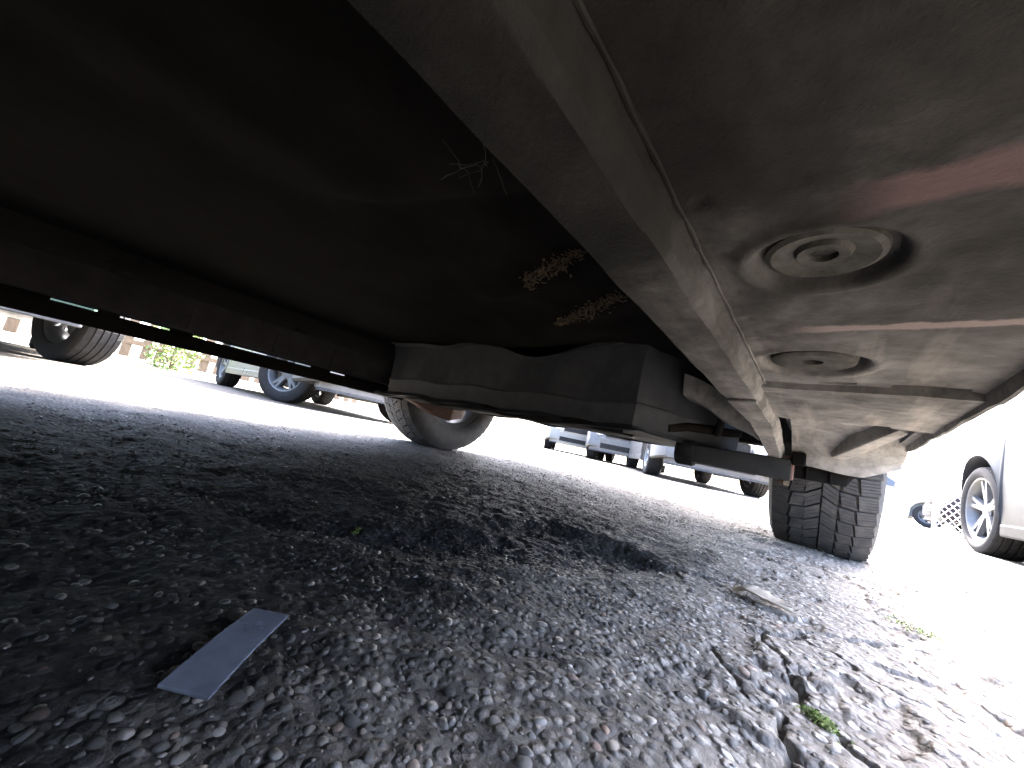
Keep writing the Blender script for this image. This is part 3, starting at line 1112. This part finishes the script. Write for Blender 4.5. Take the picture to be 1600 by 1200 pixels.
# cross member and lower arm between tank and rail
m = MB()
vs = []
for y in np.linspace(.116, .275, 12):
    z = .243 + (y - .116) * .5 + .003 * math.sin(y * 60)
    for x, zz in ((.94, z + .05), (.948, z + .008), (.955, z), (.995, z - .004), (1.03, z + .004), (1.04, z + .06)):
        vs.append((x, y, zz))
m.add(vs, [(i * 6 + j, i * 6 + j + 1, i * 6 + 7 + j, i * 6 + 6 + j) for i in range(11) for j in range(5)])
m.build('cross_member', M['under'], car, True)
m = MB()
m.hexa([(.975, .25, .168), (1.03, .25, .168), (1.12, .06, .17), (1.06, .06, .168), (.975, .25, .208), (1.03, .25, .208), (1.12, .06, .222), (1.06, .06, .215)])
m.build('lower_arm', M['blackmetal'], car, True, bevel=.005)
MB().lathe([(.012, -.02), (.028, -.02), (.030, -.016), (.030, .016), (.028, .02), (.012, .02)], 'y', 24, (1.0, .262, .188), close=True).build('bushing', M['blackmetal'], car, True)
m = MB()
m.tube([(1.42, .1, .3), (1.42, .8, .29), (1.42, 1.42, .3)], .032, 12)
m.build('axle_beam', M['blackmetal'], car, True)
m = MB().tube([(.95, .3, .235), (1.0, .27, .25), (1.1, .2, .26), (1.25, .16, .28)], .011, 10)
m.build('brake_hose', M['void'], car, True)
m = MB()
for y in (.13, .19):
    m.tube([(1.0, y, .3), (1.05, y + .02, .25), (1.15, y + .03, .27)], .009, 8)
m.build('brake_line', M['blackmetal'], car, True)
# coil spring seat and damper near the rail end
m = MB()
m.tube([(1.2 + .045 * math.cos(a), .2 + .045 * math.sin(a), .23 + .012 * a) for a in np.arange(0, 15, .5)], .007, 8)
m.build('coil_spring', M['blackmetal'], car, True)
# left trailing arm, rusty
m = MB()
pts = [(.93, 1.46, .25), (1.02, 1.43, .215), (1.10, 1.37, .182), (1.17, 1.33, .172), (1.25, 1.34, .19), (1.33, 1.41, .24), (1.38, 1.46, .29)]
vs = []
hh = [.016, .02, .026, .03, .03, .03, .03]
for (x, y, z), h in zip(pts, hh):
    vs += [(x, y - .025, z - h * .7), (x, y + .025, z - h * .7), (x, y + .03, z + h), (x, y - .03, z + h)]
m.add(vs, [(4 * i + j, 4 * i + (j + 1) % 4, 4 * i + 4 + (j + 1) % 4, 4 * i + 4 + j) for i in range(6) for j in range(4)] + [(3, 2, 1, 0), (24, 25, 26, 27)])
m.build('trailing_arm', M['rustbrown'], car, True, bevel=.006)

# left sill: inner rail, slotted flange, outer skirt
m = MB()
m.hexa([(-1.0, 1.47, .247), (.98, 1.47, .247), (.98, 1.53, .243), (-1.0, 1.53, .243), (-1.0, 1.455, .345), (.98, 1.455, .345), (.98, 1.54, .345), (-1.0, 1.54, .345)])
sl = m.build('inner_sill', M['sillbrown'], car, bevel=.006)
for x in (.23, .46, .66):
    MB().box(x, x + .012, 1.458, 1.475, .25, .33).build('seam', M['sillbrown'], sl)
slots = [(-.03, .052), (.095, .2), (.255, .61), (.685, .745)]
last = -1.0
for a, b in slots + [(.98, 1.0)]:
    MB().box(last, a, 1.500, 1.504, .236, .2475).build('flange_tab', M['void'], sl)
    last = b
m = MB()
m.hexa([(-1.0, 1.498, .19), (1.04, 1.5, .196), (1.04, 1.62, .215), (-1.0, 1.62, .21), (-1.0, 1.495, .2375), (1.04, 1.495, .2375), (1.04, 1.62, .237), (-1.0, 1.62, .237)])
m.build('side_skirt', M['void'], car, bevel=.006)

# ------------------------------------------------------------------ parked cars around
M['rubber_far'] = plain('darkened tyre rubber', (.016, .016, .017), .85, var=.4, scale=30, Specular_IOR_Level=.2)  # tyres outdoors, darkened to hold tone under the high exposure
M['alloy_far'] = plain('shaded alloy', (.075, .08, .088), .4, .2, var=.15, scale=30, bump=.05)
tyre_std = wheel_meshes(.325, .215, .2, 44, 'ribbed', 5, 'alloy_far', rub='rubber_far')
tyre_big = wheel_meshes(.36, .26, .215, 44, 'ribbed', 10, 'alloy_far', rub='rubber_far')
tyre_lo = wheel_meshes(.35, .235, .25, 44, 'ribbed', 5, 'alloy_far', rub='rubber_far')
P_GREY = mat_paint('grey paint', (.012, .014, .018), .35, .04)
P_MAROON = mat_paint('maroon paint', (.012, .004, .006))
P_SILVER = mat_paint('silver paint', (.1, .098, .094))
P_WHITE = mat_paint('white paint', (.4, .4, .39))
P_PALE = mat_paint('pale grey paint', (.08, .078, .076))
P_DARK = mat_paint('dark green paint', (.03, .05, .04))
P_CREAM = mat_paint('cream paint', (.15, .145, .13))


def place_by_wheel(name, label, wheel_xy, heading, paint, dims, wheels, which, kind='hatch', steer=0):
    """stand the car so that one wheel's contact is at wheel_xy; which = (front +1/-1, left +1/-1)"""
    L, Wd, roof, wb, rad, sill = dims
    lx, ly = which[0] * wb / 2, which[1] * (Wd / 2 - .13)
    c, s = math.cos(heading), math.sin(heading)
    return parked_car(name, label, (wheel_xy[0] - (lx * c - ly * s), wheel_xy[1] - (lx * s + ly * c), -.011), heading, paint, dims, wheels, kind, steer)


DIM_H = (4.1, 1.72, 1.5, 2.55, .325, .24)
DIM_S = (4.5, 1.78, 1.45, 2.7, .335, .2)
DIM_B = (4.9, 1.9, 1.8, 2.85, .36, .3)
place_by_wheel('parked_car', 'dark car at the far left edge, wide four-grooved tyre showing under the sill', (.1, 4.75), R(-87), P_DARK, DIM_B, tyre_big, (1, 1), 'suv', R(21))
place_by_wheel('parked_car', 'silver car with bright alloy wheel, left of the tyre under the far sill', (1.70, 4.62), R(-91.6), P_SILVER, DIM_H, tyre_std, (1, -1), 'hatch', R(36))
place_by_wheel('parked_car', 'cream car farthest back, leftmost of the three beyond the tank', (9.3, 6.1), R(-150), P_CREAM, DIM_H, tyre_std, (1, -1))
place_by_wheel('parked_car', 'pale grey car in the middle distance, between two others beyond the tank', (8.6, 4.35), R(-165), P_PALE, DIM_H, tyre_std, (1, -1))
place_by_wheel('parked_car', 'grey car nose-on, its low bumper seen just left of the near treaded tyre', (6.2, 2.1), R(-152), P_PALE, DIM_H, tyre_std, (1, -1))
place_by_wheel('parked_car', 'silver car at the far right edge with five-spoke wheel by the wire fence', (4.9, -1.07), R(186), P_GREY, (3.8, 1.74, 1.48, 2.55, .35, .2), tyre_lo, (-1, -1), 'hatch')
place_by_wheel('parked_car', 'white car beyond the wire fence, right of the near treaded tyre', (17, -2.4), R(-100), P_WHITE, DIM_S, tyre_std, (1, -1), 'sedan')
parked_car('parked_car', 'dark maroon car standing behind the wire fence at right', (11.9, -3.75, -.011), R(92), P_MAROON, DIM_H, tyre_std)

# added bag outside the frame, put here to block side light near the camera
def blocker_bag():
    root = empty('light_blocker_bag', (-.62, -.37, -.011), 0, 'long black bag added out of view beside the sill to block side light', 'bag')
    m = MB()
    n, k = 28, 20
    vs = []
    for i in range(n + 1):
        t = i / n
        x = -.62 + 1.24 * t
        e = min(1, max(.0, 1 - abs(2 * t - 1) ** 9)) ** .35
        for j in range(k):
            a = 2 * math.pi * j / k
            c_, s_ = math.cos(a), math.sin(a)
            y = math.copysign(abs(c_) ** .55, c_) * .19 * (.25 + .75 * e)
            z = .2 + math.copysign(abs(s_) ** .5, s_) * .2 * (.3 + .7 * e)
            wr = .006 * math.sin(x * 23 + a * 3) + .004 * math.sin(x * 51 - a * 5)
            vs.append((x, y + wr * c_, max(.0, z + wr * s_)))
    fs = [(i * k + j, i * k + (j + 1) % k, (i + 1) * k + (j + 1) % k, (i + 1) * k + j) for i in range(n) for j in range(k)]
    fs += [tuple(range(k - 1, -1, -1)), tuple(range(n * k, (n + 1) * k))]
    m.add(vs, fs).build('body', M['cloth'], root, True, world=False)
    for sg in (-1, 1):
        MB().tube([(-.2, sg * .19, .2), (-.19, sg * .15, .38), (-.1, sg * .06, .47), (.1, sg * .06, .47), (.19, sg * .15, .38), (.2, sg * .19, .2)], .012, 8).build('handle', M['cloth'], root, True, world=False)
    MB().box(-.5, .5, -.008, .008, .398, .408).build('zip', M['steel'], root, world=False)


M['cloth'] = plain('black nylon', (.02, .02, .022), .8, var=.3, scale=60, bump=.4)
blocker_bag()


# ------------------------------------------------------------------ kerb, fences, plants
m = MB()
m.hexa([(-9, 8.55, -.01), (13, 10.2, -.01), (13, 10.36, -.01), (-9, 8.71, -.01), (-9, 8.56, .11), (13, 10.21, .11), (13, 10.36, .12), (-9, 8.71, .12)])
tag(m.build('kerb', M['concrete'], bevel=.015), kind='structure')
fen = empty('board_fence', (-.5, 9.6, 0), 0, 'tan wooden board fence with gaps behind the cars at left', 'fence')
m = MB().box(0, 1, -.012, .012, 0, 1.5)
bme = m.build('board', M['wood'], None, bevel=.004).data
bpy.data.objects.remove([o for o in bpy.data.objects if o.data == bme][0])
r = random.Random(3)
x = -2.2
while x < 6:
    w = r.uniform(.11, .16)
    o = bpy.data.objects.new('board', bme)
    COL.objects.link(o)
    o.parent = fen
    o.location = (x, x * .075 + r.uniform(-.01, .01), .04)
    o.scale = (w, 1, r.uniform(.95, 1.05))
    o.rotation_euler = (0, r.uniform(-.012, .012), .075)
    x += w + r.uniform(.05, .16)
for z in (.35, 1.2):
    m = MB().hexa([(-2.3, -.2, z), (6, .42, z), (6, .46, z), (-2.3, -.16, z), (-2.3, -.2, z + .09), (6, .42, z + .09), (6, .46, z + .09), (-2.3, -.16, z + .09)])
    m.build('rail', M['wood'], fen, world=False)


def bush(label, loc, h, wd, n, seed):
    r = random.Random(seed)
    root = empty('bush', loc, 0, label, 'bush')
    m = MB()
    for i in range(7):
        a = i * .9
        m.tube([(0, 0, 0), (.12 * math.cos(a), .12 * math.sin(a), h * .35), (wd * .6 * math.cos(a), wd * .6 * math.sin(a), h * .75)], [.014, .01, .004], 5)
    m.build('stem', M['bark'], root, world=False)
    m = MB()
    for i in range(n):
        a, t = r.uniform(0, 6.28), r.random() ** .5
        z = r.uniform(.02, 1) * h
        k = wd * (1 - .5 * abs(z / h - .45)) * t * r.uniform(.8, 1.1)
        p = Vector((k * math.cos(a), k * math.sin(a), z))
        d = Vector((r.gauss(0, 1), r.gauss(0, 1), r.gauss(.3, 1))).normalized()
        e = d.cross(Vector((r.gauss(0, 1), r.gauss(0, 1), r.gauss(0, 1)))).normalized()
        s_ = r.uniform(.025, .05)
        m.add([p - d * s_, p + e * s_ * .45, p + d * s_, p - e * s_ * .45], [(0, 1, 2, 3)])
    tag(m.build('foliage', M['leafgreen'], root, world=False), kind='stuff')
    return root


bush('bright green bush at the kerb between the parked cars at left', (1.35, 8.95, .02), .9, .42, 900, 2)

# chain-link fence
cf = empty('wire_fence', (9.7, -1.42, 0), math.atan2(-1.0, -1.15), 'galvanised chain-link fence behind the five-spoke wheel at right', 'fence')
m = MB()
Lf, Hf, dd = 3.4, 1.5, .115
for k in range(int((Lf + Hf) / dd)):
    for sg in (1, -1):
        x0 = k * dd - (Hf if sg > 0 else 0)
        a = (x0, 0) if sg > 0 else (x0, 0)
        p, q = [x0, 0.0], [x0 + sg * Hf, Hf]
        # clip to the panel
        def clipx(p, q):
            (xa, za), (xb, zb) = p, q
            if max(xa, xb) < 0 or min(xa, xb) > Lf: return None
            o = []
            for t in sorted((0.0, 1.0) + tuple(t for t in ((0 - xa) / (xb - xa), (Lf - xa) / (xb - xa)) if 0 < t < 1)):
                xx = xa + (xb - xa) * t
                if -1e-6 <= xx <= Lf + 1e-6: o.append((xx, za + (zb - za) * t))
            return (o[0], o[-1]) if len(o) > 1 else None
        c = clipx(p, q)
        if c:
            m.tube([(c[0][0], .003 * sg, c[0][1] + .06), (c[1][0], .003 * sg, c[1][1] + .06)], .0075, 5, False)
tag(m.build('wire_mesh', M['galv'], cf, world=False), kind='stuff')
for x in (0, 1.7, 3.4):
    MB().tube([(x, .03, -.02), (x, .03, 1.65)], .028, 12).build('post', M['galv'], cf, True, world=False)
for z in (.05, 1.57):
    MB().tube([(0, .03, z), (3.4, .03, z)], .02, 10).build('rail', M['galv'], cf, True, world=False)


def grass_tuft(name, label, cat, loc, n, h, spread, seed, mat):
    r = random.Random(seed)
    m = MB()
    for i in range(n):
        a, d = r.uniform(0, 6.28), spread * r.random() ** .6
        x, y = math.cos(a) * d, math.sin(a) * d
        hh = h * r.uniform(.4, 1)
        lx, ly = r.gauss(0, .4) * hh, r.gauss(0, .4) * hh
        w = h * .05
        b = r.uniform(0, 6.28)
        wx, wy = math.cos(b) * w, math.sin(b) * w
        m.add([(x - wx, y - wy, -.004), (x + wx, y + wy, -.004), (x + lx * .5 + wx * .7, y + ly * .5 + wy * .7, hh * .6), (x + lx * .5 - wx * .7, y + ly * .5 - wy * .7, hh * .6), (x + lx, y + ly, hh)],
              [(0, 1, 2, 3), (3, 2, 4)])
    o = m.build(name, mat)
    o.location = loc
    return tag(o, label, cat, None, 'stuff')


def gz(x, y): return float(ground_h(np.array([x]), np.array([y]))[0])


grass_tuft('grass', 'grass growing along the foot of the wire fence', 'grass', (9.6, -1.4, 0), 60, .08, .3, 4, M['leafgreen'])


def moss(label, pts, n, spread, size, seed):
    r = random.Random(seed)
    m = MB()
    for i in range(n):
        a = r.random() * (len(pts) - 1)
        k = int(a)
        x = pts[k][0] + (pts[k + 1][0] - pts[k][0]) * (a - k) + r.gauss(0, spread)
        y = pts[k][1] + (pts[k + 1][1] - pts[k][1]) * (a - k) + r.gauss(0, spread)
        z = gz(x, y) + r.uniform(0, size * 1.4)
        d = Vector((r.gauss(0, 1), r.gauss(0, 1), r.gauss(.2, .6))).normalized()
        e = d.cross(Vector((r.gauss(0, .5), r.gauss(0, .5), 1))).normalized()
        s_ = size * r.uniform(.4, 1)
        p = Vector((x, y, z))
        m.add([p - d * s_ * .4, p + e * s_ * .3, p + d * s_, p - e * s_ * .3], [(0, 1, 2, 3)])
    return tag(m.build('moss', M['moss']), label, 'moss', None, 'stuff')


moss('small green moss tuft in the asphalt crack at lower right', [(.375, -.002), (.366, -.008), (.355, -.018)], 420, .0035, .0032, 5)
moss('yellowish moss patch in the bright asphalt ahead of the near tyre', [(.79, -.085), (.77, -.1), (.755, -.112)], 220, .009, .004, 6)
moss('tiny green sprig in the dark asphalt below the tank', [(.286, .443), (.29, .447)], 40, .002, .004, 7)

# ------------------------------------------------------------------ litter
c0 = np.array([.113, .262]); c1 = np.array([.128, .247]); c2 = np.array([.077, .198]); c3 = np.array([.062, .216])
zt = max(gz(*p) for p in (c0, c1, c2, c3, (c0 + c2) / 2, (c1 + c3) / 2)) + .0035
m = MB()
rows = []
for i in range(9):
    t = i / 8
    a, b = c0 + (c3 - c0) * t, c1 + (c2 - c1) * t
    bow = .0015 * math.sin(t * math.pi) + .002 * (1 - t)
    rows.append([(a[0], a[1], zt + bow), (b[0], b[1], zt + bow - .0008), (b[0], b[1], zt + bow + .0008), (a[0], a[1], zt + bow + .0016)])
m.add([p for r_ in rows for p in r_], [(4 * i + j, 4 * i + (j + 1) % 4, 4 * i + 4 + (j + 1) % 4, 4 * i + 4 + j) for i in range(8) for j in range(4)] + [(3, 2, 1, 0), (32, 33, 34, 35)])
tag(m.build('plastic_strip', M['strip'], bevel=.0004), 'flat bluish translucent plastic strip lying on the dark pebbled asphalt', 'plastic strip')

m = MB()      # curled dry leaf
n = 12
vs = []
la, lb = np.array([.632, .083]), np.array([.612, .018])
for i in range(n + 1):
    t = i / n
    p = la + (lb - la) * t
    w = .0165 * math.sin(math.pi * min(1, t * .97 + .02)) ** .8 * (1 + .16 * math.sin(t * 27) + .1 * math.sin(t * 61))
    d = np.array([-(lb - la)[1], (lb - la)[0]])
    d = d / np.linalg.norm(d)
    z = gz(*p) + .0045 + .002 * math.sin(t * 5)
    for s_, up in ((-1, .006), (-.5, .001), (0, -.001), (.5, .0015), (1, .007)):
        q = p + d * w * s_
        vs.append((q[0], q[1], z + up * (1 - .3 * t)))
m.add(vs, [(5 * i + j, 5 * i + j + 1, 5 * i + 6 + j, 5 * i + 5 + j) for i in range(n) for j in range(4)])
lf = m.build('dry_leaf', M['dryleaf'], None, True)
md = lf.modifiers.new('thick', 'SOLIDIFY')
md.thickness = .0004
tag(lf, 'pale curled dry leaf on the bright asphalt ahead of the near tyre', 'leaf')

m = MB()      # straw caught on the rail
r = random.Random(9)
for i in range(9):
    x, y, z = .195 + r.uniform(-.012, .012), .27 + r.uniform(-.03, .02), .371
    pts = []
    d = Vector((r.uniform(-1, 1), r.uniform(-1, 1), -.4)).normalized()
    for k in range(6):
        pts.append((x, y, z))
        d = (d + Vector((r.gauss(0, .35), r.gauss(0, .35), r.gauss(.05, .2)))).normalized()
        x, y, z = x + d.x * .007, y + d.y * .007, z + d.z * .007
    m.tube(pts, .00035, 4)
tag(m.build('straw_wisp', M['straw']), 'pale wisp of straw caught under the dark floor beside the rail', 'straw')
